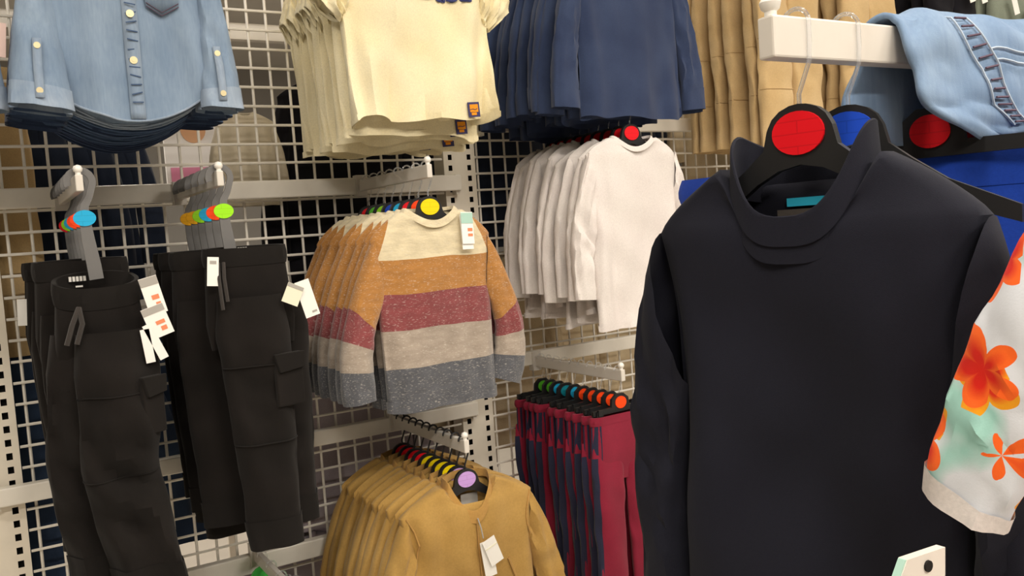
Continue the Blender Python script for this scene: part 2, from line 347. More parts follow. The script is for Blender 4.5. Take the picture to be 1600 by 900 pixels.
def clip_hanger(loc, rz, disc, label, group=None, hw=.10, bar=-.105):
    e = empty('clip_hanger', loc, rz); k = ('clip', hw)
    if k not in HB:
        HB[k] = MB().prism([(-hw, bar), (-hw, bar-.012), (hw, bar-.012), (hw, bar), (.03, bar+.002), (.027, bar+.022), (.012, bar+.034), (-.012, bar+.034), (-.027, bar+.022), (-.03, bar+.002)], -.004, .004).mesh('hanger_bar', M['hanger_black'], False)
        HB['jaw'] = MB().box((0, 0, -.016), (.010, .0085, .022)).box((0, -.009, .004), (.007, .003, .008)).mesh('clip', M['hanger_black'], False)
    share('hanger_bar', HB[k], e); share('hook', HK, e)
    for s in (-1, 1): share('clip', HB['jaw'], e, (s*hw*.8, 0, bar-.008))
    dk = 'c'+disc
    if dk not in HB: HB[dk] = MB().disc((0, bar+.012), .018, .0155, -.0062, -.0036).mesh('size_disc', M['disc_'+disc], False)
    share('size_disc', HB[dk], e); return tag(e, label, 'hanger', group)
# ---------------------------------------------------------------- garments
NR = 64
def nz(x, y, z): return noise.noise(Vector((x, y, z)))
def bez(a, b, c, t): return Vector(a)*(1-t)**2 + Vector(b)*(2*t*(1-t)) + Vector(c)*t*t
def sgnpow(v, p): return math.copysign(abs(v)**p, v)
def ell(w, d, k, n=NR, p=.8):
    a = 2*math.pi*k/n; return w*sgnpow(math.cos(a), p), d*sgnpow(math.sin(a), p), math.sin(a)
def shirt_body(p, seed):
    ws, drop, wn, wb, wh, L, d, dipF, dipB, amp = (p[k] for k in ('ws', 'drop', 'wn', 'wb', 'wh', 'L', 'd', 'dipF', 'dipB', 'amp'))
    ah = p['ah']; rings = []; R = 30; K = 9; tail = p.get('tail', 0); dnk = p.get('dn', d*1.1); fx = p.get('fx', 17)
    def put(w_, d_, z, f, hemv):
        ring = []
        for k in range(NR):
            x, y, s = ell(w_, d_, k)
            a = amp*(.35+.65*hemv)*(1-.8*f)
            y += a*(2.1*nz(x*fx+seed*3.1, z*3.5+.4*x*fx, seed*1.7+s*1.6) + .6*nz(x*fx*2.3+seed, z*9, seed+s*2.2))
            y += .5*amp*nz((x+z)*11+seed, (x-z)*4, s*2+seed*.3)
            xx = x*(1+.035*nz(z*7+seed, s, 3.3)*(1-f)) + p.get('lean', 0)*z
            zz = z
            if f > 0:
                g = max(0, 1-(abs(x)/(wn*1.12))**p.get('gp', 2)); wgt = (.5-.5*s)
                zz -= f**1.6*g*(dipF*(.5+.5*(-s)) if s < 0 else dipB*s + dipF*.5*(1-s))
            if hemv > 0:
                zz += tail*(abs(x)/w_)**2*hemv**3 + p.get('hemwob', .006)*nz(x*8+seed, seed, s)*hemv**2
            ring.append(Vector((xx, y, zz)))
        return ring
    zs = -drop
    hemr = put(wh*.985, d*.8, -L+.02, 0, .9); rings.append(hemr)
    for j in range(R+1):
        v = j/R; z = -L + (L-drop)*v
        za = -drop-ah
        wv = wh + (wb-wh)*min(1, max(0, (z+L)/(L+za)))
        if z > za: wv = wb + (ws-wb)*((z-za)/ah)**1.4
        rings.append(put(wv, d*(1-.15*v), z, 0, 1-v))
    for j in range(1, K+1):
        f = j/K; wv = ws + (wn-ws)*f**1.2; z = -drop*(1-f)**1.15
        rings.append(put(wv, d*.85*(1-f) + dnk*.9*f - .22*d*math.sin(math.pi*f), z, f, 0))
    return rings
def sleeve(p, side, seed, sl):
    S0, S1, S2, A0, A1, A2 = sl; rings = []; ts = []; R = 22; n = 28; d = p['d']; ds = p.get('ds', d*1.1); yo = p.get('yo', 0)
    for j in range(R+1):
        t = j/R; O = bez(S0, S1, S2, t); I = bez(A0, A1, A2, t); c = (O+I)/2; h = (O-I)/2; ring = []
        dd = d*p.get('cap', .8)*(1-t) + ds*t if t > 0 else d*p.get('cap', .6)
        for k in range(n):
            a = 2*math.pi*k/n; ca = sgnpow(math.cos(a), .85); sa = math.sin(a)
            q = c + h*ca; y = dd*sgnpow(sa, .85) + yo*t*t
            bend = math.exp(-((t-.55)/.28)**2)
            y += p['amp']*(.9*nz(ca*2+seed, t*5+seed, sa*1.4+side) + bend*.8*nz(t*13+seed, ca*1.2, sa+side*2))
            e = 1+.05*nz(t*9+seed*2, side, ca)
            q = c + (q-c)*e
            ring.append(Vector((side*q.x, y, q.y)))
        rings.append(ring); ts.append(t)
    c = sum(rings[-1], Vector())/n
    up = (sum(rings[-3], Vector())/n - c)*.5
    rings.append([c + (q-c)*.93 + up for q in rings[-1]]); ts.append(1.0)
    return rings, ts
def crew(rings, m, parent, name='collar', h=.013, n=4, inn=.86, roll=0.0):
    top = rings[-1]; c = sum(top, Vector())/len(top); rs = [[c+(q-c)*1.02+Vector((0, 0, -.002)) for q in top]]
    for j in range(1, n+1):
        f = j/n; rs.append([c + (q-c)*(1-(1-inn)*f) + Vector((0, 0, h*math.sin(f*math.pi*.55))) for q in top])
    rs.append([c + (q-c)*(inn-.01) + Vector((0, 0, h*.2)) for q in top])
    return MB().loft(rs).build(name, m, parent)
def cuffband(rings, m, parent, name='cuff', k=2, grow=1.03):
    rs = []; base = rings[-2-k:-1]
    for i, r in enumerate(base):
        c = sum(r, Vector())/len(r); rs.append([c+(q-c)*grow+(q-c).normalized()*.0012 for q in r])
    return MB().loft(rs).build(name, m, parent)
def make_shirt(name, p, seed, mats, parent_loc=(0, 0, 0)):
    e = empty(name); br = shirt_body(p, seed); e['_'] = 0; del e['_']
    MB().loft(br).build('body', mats['body'], e)
    out = {}
    for side, key in ((-1, 'slL'), (1, 'slR')):
        sl = p.get(key) or p['sl']; rs, ts = sleeve(p, side, seed+side*.7, sl)
        out[side] = (rs, MB().loft(rs, ts=ts).build('sleeve', mats.get('sleeve', mats['body']), e))
    if p.get('collar', True): crew(br, mats.get('collar', mats['body']), e, h=p.get('colh', .013), inn=p.get('coli', .86))
    return e, br, out
def front_y(rings, x, z):                       # y of the front surface of a loft near (x, z)
    best = min((q for r in rings for q in r if q.y <= 0.004), key=lambda q: (q.x-x)**2+(q.z-z)**2); return best.y
def card(parent, x, y, z, wd, ht, m, rot=0, name='swing_tag', tilt=0, prints=()):
    e = MB(); R = Matrix.Rotation(rot, 3, 'Y')
    o = MB().box((0, 0, -ht/2), (wd/2, .0006, ht/2)).build(name, m, parent, False); o.location = (x, y, z); o.rotation_euler = (tilt, rot, 0)
    for (px, pz, pw_, ph, pm_) in prints:
        MB().box((px, -.0009, pz), (pw_/2, .0004, ph/2)).build('print', M[pm_], o, False)
    return o
PRICE = lambda wd, ht: [(0, -ht*.12, wd*.98, ht*.22, 'card_grey'), (wd*.1, -ht*.55, wd*.4, ht*.12, 'card_orange'), (wd*.16, -ht*.76, wd*.26, ht*.14, 'card_orange')]
# ---- striped jumpers
P_J = dict(ws=.148, drop=.062, wn=.070, wb=.142, wh=.134, L=.44, ah=.125, d=.024, dipF=.040, dipB=.006, amp=.0075, dn=.030, colh=.010, coli=.84, hemwob=.014, ds=.026, yo=.01,
    sl=((.140, -.058), (.268, -.30), (.206, -.425), (.125, -.190), (.178, -.29), (.122, -.395)))
P_J['slL'] = ((.140, -.058), (.255, -.26), (.232, -.41), (.125, -.190), (.172, -.27), (.158, -.405))
def jumper(seed, front, p=P_J):
    mats = dict(body=M['knit_body'], sleeve=M['knit_sleeve'], collar=M['knit_cream'])
    e, br, sl = make_shirt('striped_jumper', p, seed, mats)
    cuffband([br[4], br[3], br[2], br[1], br[0]], M['knit_navy'], e, 'hem_rib', 2, 1.015)
    if front:
        MB().box((0, .024, -.022), (.018, .001, .008)).build('neck_label', M['label_grey'], e, False)
        y = front_y(br, .062, -.05)-.012
        a = card(e, .078, y, -.012, .030, .072, M['card_white'], .04, tilt=-.1, prints=[(0, -.014, .0295, .024, 'card_mint'), (.006, -.040, .012, .007, 'card_orange'), (.006, -.052, .012, .006, 'card_orange')])
        card(e, .076, y+.003, -.018, .028, .078, M['card_white'], .02, tilt=-.1)
    return e
def put(e, loc, rz, label, cat, group=None):
    e.location = loc; e.rotation_euler.z = rz; return tag(e, label, cat, group)
NECK = -.098
def stack(arm_key, ys, protos, first, neck, lab_first, lab_rest, cat, group, jit=.006, rot=.07, front_rz=0.0, hang=None, discs=None, hl=None, hkw={}, dzr=0.0):
    ax, az = ARMS[arm_key]; rnd = random.Random(hash(arm_key) % 1 + len(arm_key)*13 + int(ax*1000))
    for i, y in enumerate(ys):
        rz = front_rz if i == 0 else rnd.uniform(-rot, rot)
        dx = 0 if i == 0 else rnd.uniform(-jit, jit)
        if i == 0: o = first
        else:
            o = protos[i % len(protos)]
            if o.get('used'): o = copy_tree(o)
            else: o['used'] = 1
        put(o, (ax+dx, y, az+neck+(0 if i == 0 else rnd.uniform(-dzr, dzr))), rz, lab_first if i == 0 else lab_rest+(', %s hanger disc' % discs[i % len(discs)] if len(discs) > 1 else ''), cat, group if (i or lab_first == lab_rest) else None)
        if hang:
            c = discs[i % len(discs)]
            hang((ax, y, az+.0005), rz, c, hl[0] % c if i == 0 else hl[1] % c, None if i == 0 else group+' hangers', **hkw)
def clean():
    for o in C.objects:
        if 'used' in o: del o['used']
def ylist(n, y0=-.435, y1=-.085): return [y0+(y1-y0)*i/(n-1) for i in range(n)]
P_JB = dict(P_J, d=.018, amp=.005, dn=.02)
stack('jump', ylist(8), [jumper(21, False, P_JB), jumper(33, False, P_JB)], jumper(4, True), NECK, 'front jumper knitted in cream, ochre, red and grey stripes, with swing tag',
    'striped knit jumper hanging behind the front striped jumper', 'jumper', 'striped jumpers behind the front one', hang=top_hanger,
    discs=['yellow', 'orange', 'red', 'cyan', 'blue', 'lime', 'green', 'red'], hl=('black hanger with %s size disc holding the front striped jumper', 'black hanger with %s size disc among the rear striped jumpers'))
# ---- white long-sleeved tops
P_W = dict(ws=.146, drop=.045, wn=.066, wb=.140, wh=.146, L=.485, ah=.125, d=.021, dipF=.038, dipB=.008, amp=.015, dn=.026, colh=.008, coli=.88, ds=.017, hemwob=.01,
    sl=((.140, -.040), (.215, -.20), (.205, -.40), (.122, -.165), (.150, -.26), (.140, -.405)))
def white(seed, p=P_W):
    e, br, sl = make_shirt('long_sleeved_shirt', p, seed, dict(body=M['white_jersey']))
    cuffband([br[4], br[3], br[2], br[1], br[0]], M['white_jersey'], e, 'hem', 1, 1.01)
    return e
P_WB = dict(P_W, d=.017, amp=.009, L=.475, dn=.018)
stack('white', ylist(9), [white(41, P_WB), white(52, dict(P_WB, L=.44)), white(63, P_WB)], white(9), NECK-.004, 'foremost plain white long-sleeved top on its arm, front fully shown',
    'white long-sleeved top hanging behind the foremost white top', 'top', 'white tops behind the foremost one', rot=.10, hang=top_hanger, discs=['red'], dzr=.012,
    hl=('black hanger with %s size disc holding the foremost white top', 'black hanger with %s size disc among the rear white tops'))
# ---- tan bomber jackets
P_B = dict(ws=.172, drop=.055, wn=.060, wb=.165, wh=.160, L=.40, ah=.135, d=.032, dipF=.092, dipB=.004, amp=.018, dn=.038, colh=.022, coli=.93, ds=.030, fx=13,
    sl=((.160, -.050), (.265, -.24), (.262, -.44), (.142, -.180), (.185, -.29), (.186, -.43)))
def bomber(seed, front, p=P_B):
    e, br, sl = make_shirt('bomber_jacket', p, seed, dict(body=M['tan_cotton'], collar=M['tan_rib']))
    zp = []
    for j in range(24):
        z = -.085 - j*.0135; zp.append((0.002, front_y(br, 0.002, z)-.002, z))
    MB().tube(zp, .0032, 6, flat=.6).build('zip', M['tan_rib'], e)
    if front:
        for s in (-1, 1):
            pts = [(s*(.085+.028*i/8), front_y(br, s*(.085+.028*i/8), -.20-.085*i/8)-.002, -.20-.085*i/8) for i in range(9)]
            MB().tube(pts, .004, 6, flat=.6).build('pocket_welt', M['tan_rib'], e)
            pts = [(s*(.160-.02*math.sin(i/8*3)), front_y(br, s*(.157-.02*math.sin(i/8*3)), -.055-.12*i/8)-.001, -.055-.12*i/8) for i in range(9)]
            MB().tube(pts, .002, 6).build('armhole_seam', M['tan_rib'], e)
        MB().tube([(.002, front_y(br, .002, -.09)-.008, -.082), (.006, front_y(br, .002, -.1)-.012, -.105), (.008, front_y(br, .002, -.12)-.014, -.128)], .0016, 6).build('zip_pull', M['card_grey'], e)
        MB().box((.012, .014, -.052), (.022, .001, .014)).build('neck_label', M['card_grey'], e, False)
        y = front_y(br, .01, -.17)-.018
        card(e, .012, y+.003, -.135, .030, .085, M['card_white'], -.12, tilt=.02)
        card(e, .016, y-.002, -.130, .034, .064, M['card_white'], -.35, tilt=.02, prints=[(0, -.02, .033, .003, 'card_cream')])
    return e
P_BB = dict(P_B, d=.021, amp=.009, dn=.022, colh=.015)
stack('bomb', ylist(10), [bomber(71, False, P_BB), bomber(84, False, P_BB)], bomber(12, True), NECK+.004, 'foremost tan bomber jacket with zip, ribbed collar and white swing tags',
    'tan bomber jacket hanging behind the foremost bomber jacket', 'jacket', 'tan bomber jackets behind the foremost one', rot=.10, hang=top_hanger, discs=['lilac', 'lilac', 'yellow', 'yellow', 'yellow', 'yellow', 'red', 'red', 'red', 'red'],
    hl=('black hanger with %s size disc holding the foremost bomber jacket', 'black hanger with %s size disc among the rear bomber jackets'), hkw=dict(hookm=HK_BLACK, hw=.135))
# ---- denim shirts
P_D = dict(ws=.150, drop=.060, wn=.062, wb=.140, wh=.134, L=.432, ah=.125, d=.028, dipF=.050, dipB=.004, amp=.009, dn=.03, colh=.02, coli=.98, tail=.055, ds=.029, hemwob=.004,
    yo=-.036,
    sl=((.140, -.050), (.190, -.26), (.188, -.412), (.125, -.175), (.128, -.28), (.112, -.408)), slL=((.140, -.050), (.195, -.26), (.205, -.405), (.125, -.175), (.112, -.28), (.108, -.418)))
def denim_shirt(seed, m, edge, front, p=P_D):
    e, br, sl = make_shirt('denim_shirt', p, seed, dict(body=M[m], collar=M[m]))
    hem = [q + (q-Vector((0, 0, q.z))).normalized()*.0012 for q in br[1]]
    MB().tube([*hem, hem[0]], .0022, 6, cap=False).build('hem_seam', M[edge], e)
    for s in (-1, 1): cuffband(sl[s][0], M[edge], e, 'cuff', 3, 1.025)
    if front:
        mb = MB(); L = []; R = []
        for j in range(31):
            z = -.06-.368*j/30; L.append((-.013, front_y(br, -.013, z)-.0022, z)); R.append((.013, front_y(br, .013, z)-.0022, z))
        vs = L+R; n = len(L); mb.add(vs, [(i, i+1, n+i+1, n+i) for i in range(n-1)])
        pk = mb.build('button_placket', M[edge], e); sol = pk.modifiers.new('s', 'SOLIDIFY'); sol.thickness = .0016; sol.offset = 1
        for z in (-.10, -.165, -.24, -.322):
            y = front_y(br, 0, z)-.0052; MB().disc((0, z), .0068, .0068, y-.0012, y+.002, 16).disc((0, z), .0030, .0030, y-.0020, y, 12).build('button', M['brass'], e, False)
        for z in [-.19-.016*i for i in range(14)]:
            y = front_y(br, 0, z)-.0046; MB().box((.001, y, z), (.0095, .0007, .0010), Matrix.Rotation(.25*math.sin(z*300), 3, 'Y')).build('placket_crease', M['denim_mid'], e, False)
        pts = []
        for x, z in ((.026, -.12), (.026, -.19), (.030, -.223), (.058, -.237), (.088, -.220), (.090, -.19), (.090, -.12)): pts.append((x, front_y(br, x, z)-.0035, z))
        mb = MB(); mb.add(pts + [(.058, front_y(br, .058, -.17)-.0045, -.17)], [(i, i+1, 7) for i in range(6)]+[(6, 0, 7)])
        po = mb.build('chest_pocket', M[m], e); so = po.modifiers.new('s', 'SOLIDIFY'); so.thickness = .0014
        for dz in (0, .006):
            st = [(x, y-.0018, z+dz) for x, y, z in pts[2:5]]
            MB().tube(st, .0009, 5).build('pocket_stitching', M['stitch_dark'], po)
        for s in (-1, 1):
            rs = sl[s][0]; cen = [sum(r_, Vector())/28 for r_ in rs[13:22]]; yf = [min(q.y for q in r_) for r_ in rs[13:22]]
            vs = []
            for cq, y_ in zip(cen, yf): vs += [(cq.x-.007-.004, y_-.0022, cq.z), (cq.x+.007-.004, y_-.0022, cq.z)]
            sp_ = MB().add(vs, [(2*i, 2*i+1, 2*i+3, 2*i+2) for i in range(len(cen)-1)]).build('sleeve_placket', M[edge], e); so2 = sp_.modifiers.new('s', 'SOLIDIFY'); so2.thickness = .0016
            for i in (1, 7): q = cen[i]; MB().disc((q.x-.004, q.z), .0055, .0055, yf[i]-.0055, yf[i]-.002, 14).build('cuff_button', M['brass'], e, False)
            pts2 = [(s*(.143-.014*math.sin(i/8*2.6)), front_y(br, s*(.140-.014*math.sin(i/8*2.6)), -.055-.125*i/8)-.0015, -.055-.125*i/8) for i in range(9)]
            MB().tube(pts2, .0016, 6).build('armhole_seam', M[edge], e)
    return e
def stack_denim():
    ax, az = ARMS['denim']; ms = [('denim_light', 'denim_edge'), ('denim_light', 'denim_edge'), ('denim_mid', 'denim_mid'), ('denim_deep', 'denim_mid'), ('denim_mid', 'denim_mid'), ('denim_deep', 'denim_deep'), ('denim_deep', 'denim_deep')]
    for i, y in enumerate(ylist(7, -.435, -.17)):
        o = denim_shirt(90+i*5, *ms[i], i == 0, P_D if i == 0 else dict(P_D, d=.019, dn=.02, L=.432+.004*i))
        rz = 0 if i == 0 else (-1)**i*.03
        lab = ['front light blue denim shirt with brass buttons and chest pocket', 'light blue denim shirt directly behind the front denim shirt', 'mid blue denim shirt with hem showing below the light denim shirts', 'dark blue denim shirt hanging behind the light denim shirts', 'mid blue denim shirt with hem showing below the light denim shirts', 'dark blue denim shirt hanging behind the light denim shirts', 'dark blue denim shirt hanging behind the light denim shirts'][i]
        put(o, (ax, y, az+NECK), rz, lab, 'shirt', 'denim shirts on the arm' if i > 1 else None)
        top_hanger((ax, y, az+.0005), rz, 'cyan', 'black hanger with cyan size disc holding a denim shirt', 'denim shirt hangers')
    o = denim_shirt(150, 'denim_light', 'denim_edge', True, P_D)
    ax, az = ARMS['denim2']; put(o, (ax, -.40, az+NECK), .05, 'light denim shirt beside the post with a pink swing tag', 'shirt')
    top_hanger((ax, -.40, az+.0005), .05, 'cyan', 'black hanger with cyan disc holding the pink-tagged denim shirt')
    M['card_pink'] = plain('card_pink', '#d9bdb4', .6).m
    card(o, .175, -.03, -.255, .05, .06, M['card_pink'], .1)
stack_denim()
# ---- cream tees
P_T = dict(ws=.172, drop=.055, wn=.070, wb=.178, wh=.165, L=.425, ah=.135, d=.026, dipF=.045, dipB=.006, amp=.022, dn=.03, colh=.009, coli=.88, ds=.020, fx=15, hemwob=.022,
    sl=((.160, -.045), (.225, -.10), (.240, -.170), (.155, -.180), (.170, -.21), (.182, -.222)))
def tee(seed, front, p=P_T):
    e, br, sl = make_shirt('cream_tee', p, seed, dict(body=M['cream_jersey']))
    cuffband([br[3], br[2], br[1], br[0]], M['cream_jersey'], e, 'hem', 1, 1.008)
    for s in (-1, 1): cuffband(sl[s][0], M['cream_jersey'], e, 'sleeve_hem', 3, 1.01)
    for z, x in ((.020-p['L'], .108),):
        y = min(front_y(br, x+dx, z+dz) for dx in (-.014, -.007, 0, .007, .014) for dz in (-.015, 0, .015))-.003
        o = MB().box((0, 0, 0), (.0145, .0008, .0165)).build('hem_patch', M['patch_navy'], e, False); o.location = (x, y, z); o.rotation_euler = (0, -.06, 0)
        MB().box((0, -.0012, .003), (.0105, .0005, .0085)).box((-.001, -.0012, -.0095), (.0065, .0005, .003)).build('patch_emblem', M['patch_orange'], o, False)
        MB().tube([(-.010, -.0022, .0), (-.004, -.0022, .0015), (.002, -.0022, -.0005), (.008, -.0022, .002)], .0007, 5).build('patch_line', M['patch_navy'], o)
    if front:
        cu = bpy.data.curves.new('chest_print', 'FONT'); cu.body = 'Dusu'; cu.size = .062; cu.align_x = 'CENTER'; cu.extrude = .0006; cu.shear = .25; cu.offset = .0024
        t = bpy.data.objects.new('chest_print', cu); C.objects.link(t); bpy.context.view_layer.update()
        me = bpy.data.meshes.new_from_object(t); bpy.data.objects.remove(t)
        for v in me.vertices:
            x, z = v.co.x+.060, v.co.y-.163; y = front_y(br, x, z)-.003-v.co.z; v.co = (x, y, z)
        me.materials.append(M['navy_print']); share('chest_print', me, e)
    return e
P_TB = dict(P_T, d=.018, amp=.010, dn=.02, sl=((.160, -.045), (.195, -.10), (.200, -.150), (.155, -.170), (.162, -.19), (.168, -.205)))
stack('tee', ylist(9), [tee(101, False, dict(P_TB, L=.47)), tee(118, False, dict(P_TB, L=.45)), tee(125, False, dict(P_TB, L=.46))], tee(15, True), NECK, 'front cream tee with navy chest print and orange hem patch',
    'cream tee hanging behind the front cream tee', 'tee', 'cream tees behind the front one', rot=.12, hang=top_hanger, discs=['green'], dzr=.008,
    hl=('black hanger with %s size disc holding the front cream tee', 'black hanger with %s size disc among the rear cream tees'))
# ---- navy sweatshirts
P_N = dict(ws=.165, drop=.055, wn=.066, wb=.162, wh=.158, L=.46, ah=.13, d=.021, dipF=.04, dipB=.006, amp=.010, dn=.025, colh=.009, coli=.88, ds=.020, fx=13, hemwob=.02,
    sl=((.155, -.050), (.245, -.22), (.245, -.435), (.140, -.170), (.170, -.27), (.172, -.44)))
def navy(seed, p=P_N):
    e, br, sl = make_shirt('navy_sweatshirt', p, seed, dict(body=M['navy_jersey']))
    for s in (-1, 1): cuffband(sl[s][0], M['navy_jersey'], e, 'cuff', 3, 1.01)
    return e
NB = dict(P_N, d=.018, amp=.008, dn=.02)
stack('navy', ylist(9), [navy(131, NB), navy(142, dict(NB, L=.44)), navy(155, NB), navy(166, dict(NB, L=.47))], navy(17), NECK, 'foremost navy sweatshirt beside the khaki trousers',
    'navy sweatshirt hanging behind the foremost navy sweatshirt', 'sweatshirt', 'navy sweatshirts behind the foremost one', rot=.14, hang=top_hanger, discs=['orange'], dzr=.015,
    hl=('black hanger with %s size disc holding the foremost navy sweatshirt', 'black hanger with %s size disc among the rear navy sweatshirts'))
# ---------------------------------------------------------------- trousers
def trouser_mesh(p, seed):
    mb = MB(); w_, d_, L, cr = p['w'], p['d'], p['L'], p['crotch']; amp = p['amp']; n = 40; rings = []
    for j in range(11):
        v = j/10; z = -p['band'] - (cr-p['band'])*v; ww = w_ + (p['hip']-w_)*v; ring = []
        for k in range(n):
            x, y, s = ell(ww*(1-.10*max(0, v-.7)/.3), d_*(1+.15*v)*(1-.75*max(0, v-.55)/.45), k, n)
            y += amp*(.4+.6*v)*(1.3*nz(x*16+seed, z*5+x*6, s*1.5+seed) + .5*nz(x*40, z*12, s+seed))
            zz = z - p.get('dip', 0)*(.5-.5*s)*(1-v)**2
            ring.append(Vector((x+p.get('sway', 0)*math.sin(v*3), y, zz)))
        rings.append(ring)
    mb.loft(rings, ts=[0]*11); legs = []
    for (lx, ly, kx, ky, dl) in p['legs']:
        rs = []
        for j in range(27):
            t = j/26; z = -cr+.10 - (L+dl-cr+.10)*t; ww = p['lw0'] + (p['lw1']-p['lw0'])*t**.8; dd = (p['ld0'] + (p['ld1']-p['ld0'])*t)*min(1, .45+t*3.2); ww *= min(1, .82+t*1.2)
            cx = lx+kx*t + p.get('wave', 0)*math.sin(t*5.5+seed); cy = ly+ky*t; ring = []
            for k in range(32):
                x, y, s = ell(ww, dd, k, 32, .85)
                sc = 1+.10*nz(t*6+seed, x*20, s*1.5)*(.3+t)
                y += amp*(.9*nz(x*18+seed*2, z*6+x*14, s*1.4) + 1.3*nz(x*9+seed, z*20+x*10, s+lx*9)*math.exp(-((t-.45)/.38)**2))
                ring.append(Vector((cx+x*sc, cy+y, z)))
            rs.append(ring)
        c = sum(rs[-1], Vector())/32
        rs.append([c+(q-c)*.9+Vector((0, 0, .02)) for q in rs[-1]])
        mb.loft(rs); legs.append(rs)
    return mb, rings, legs
def waistband(p, rings, m, e):
    top = rings[0]; c = sum(top, Vector())/len(top); b = p['band']; rs = []
    for j in range(6):
        f = j/5; g = 1.03 + .03*math.sin(f*math.pi)
        rs.append([c+Vector(((q.x-c.x)*g, (q.y-c.y)*g, q.z-c.z+b*f)) + Vector((0, .0018*math.sin(k*2.4)*math.sin(f*3.1), 0)) for k, q in enumerate(top)])
    for f, g in ((.98, .93), (.5, .90), (0, .88)): rs.append([c+Vector(((q.x-c.x)*g, (q.y-c.y)*g*.96, q.z-c.z+b*f)) for q in top])
    MB().loft(rs).build('waistband', m, e)
def surf(rs, x, z, front=True): return min((q for r in rs for q in r), key=lambda q: (q.x-x)**2+(q.z-z)**2+(.0 if (q.y < sum(a.y for a in rs[0])/len(rs[0])) == front else 1))
def trousers(name, p, seed, m, rib, cargo=False, cuffs=True, stripe=None, seams=False):
    e = empty(name); mb, rg, legs = trouser_mesh(p, seed); mb.build('fabric', M[m], e); waistband(p, rg, M[rib], e)
    for L_ in legs:
        if cuffs: cuffband(L_, M[rib], e, 'ankle_cuff', 3, 1.02)
    if cargo:
        rs = legs[0]
        x0 = p['pk'][0]; z0 = p['pk'][1]; pw_, ph = p['pk'][2:]
        cx = x0
        yv = min(surf(rs, cx+dx, z0-ph/2).y for dx in (-pw_/3, 0, pw_/3))
        po = MB().box((0, 0, -ph/2), (pw_/2, .006, ph/2)).build('cargo_pocket', M[m], e, False); po.location = (cx, yv-.003, z0); po.rotation_euler = (0, 0, p.get('pkrz', .25))
        bv = po.modifiers.new('b', 'BEVEL'); bv.width = .003; bv.segments = 2
        fl = MB().prism([(-pw_/2-.004, 0), (pw_/2+.004, 0), (pw_/2+.002, -ph*.30), (-pw_/2+.006, -ph*.36)], -.0125, -.006).build('pocket_flap', M[rib], po, False)
        bv = fl.modifiers.new('b', 'BEVEL'); bv.width = .0018; bv.segments = 2
    if seams:
        for zz in p['seamz']:
            rs = legs[0]; row = min(rs[:-1], key=lambda r: abs(r[0].z-zz)); pts = [q+Vector((0, -.0012, 0)) for q in row if q.y < sum(a.y for a in row)/32+.004]
            pts.sort(key=lambda q: q.x); MB().tube(pts, .0017, 5).build('knee_seam', M[rib], e)
    if stripe:
        for L_ in legs:
            sd = -1 if sum(q.x for q in L_[5]) < 0 else 1; mb = MB(); rows = []
            for r_ in L_[2:-1]: rows.append([r_[(k+(0 if sd > 0 else 16)) % 32]+Vector((sd*.0014, 0, 0)) for k in (-4, -2, 0, 2, 4)])
            vs = [a for r_ in rows for a in r_]; mb.add(vs, [(i*5+k, i*5+k+1, i*5+k+6, i*5+k+5) for i in range(len(rows)-1) for k in range(4)])
            mb.build('side_stripe', M[stripe], e)
            rows = [[r_[(k+(0 if sd > 0 else 20)) % 40]+Vector((sd*.0016, 0, 0)) for k in (-5, -3, 0, 3, 5)] for r_ in rg[:8]]
            MB().add([a for r_ in rows for a in r_], [(i*5+k, i*5+k+1, i*5+k+6, i*5+k+5) for i in range(7) for k in range(4)]).build('side_stripe', M[stripe], e)
    return e
P_K1 = dict(w=.078, d=.032, L=.60, crotch=.20, hip=.090, band=.036, amp=.013, lw0=.078, lw1=.052, ld0=.038, ld1=.030, dip=.004,
    legs=[(-.006, -.030, .012, 0, 0), (.052, .034, .010, 0, -.02)], pk=(.048, -.215, .058, .105), seamz=(-.235, -.385), pkrz=.18)
P_K0 = dict(P_K1, d=.022, ld0=.024, ld1=.020, legs=[(-.010, -.016, .0, 0, 0), (.030, .018, .01, 0, -.02)], amp=.007)
def jog_front2():
    e = trousers('cargo_joggers', P_K1, 3, 'black_fleece', 'black_rib', True, True, None, True)
    for x, dz in ((-.062, -.10), (-.052, -.085)): MB().tube([(x, -.040, -.03), (x-.004, -.052, -.06), (x-.002, -.055, dz-.02)], .0035, 6).build('drawcord', M['drawcord'], e)
    card(e, -.073, -.052, -.018, .021, .055, M['card_white'], .10, prints=[(0, -.01, .012, .006, 'card_grey')])
    card(e, .092, -.055, -.078, .030, .075, M['card_white'], -.25, tilt=.0, prints=[(.006, -.066, .010, .004, 'card_grey')])
    card(e, .080, -.060, -.085, .034, .040, M['card_cream'], .45, prints=[(0, -.004, .033, .007, 'card_grey')])
    for i in range(4): MB().box((-.005+i*.005, .026, -.006), (.0018, .0012, .003)).build('waist_print', M['print_white'], e, False)
    return e
P_F1 = dict(w=.070, d=.034, L=.60, crotch=.21, hip=.084, band=.040, amp=.030, lw0=.076, lw1=.060, ld0=.042, ld1=.034, dip=.030, wave=.010,
    legs=[(.008, -.034, .026, 0, 0), (-.028, .018, -.006, 0, -.03)], pk=(.066, -.195, .045, .105), seamz=(-.225, -.37), pkrz=.55)
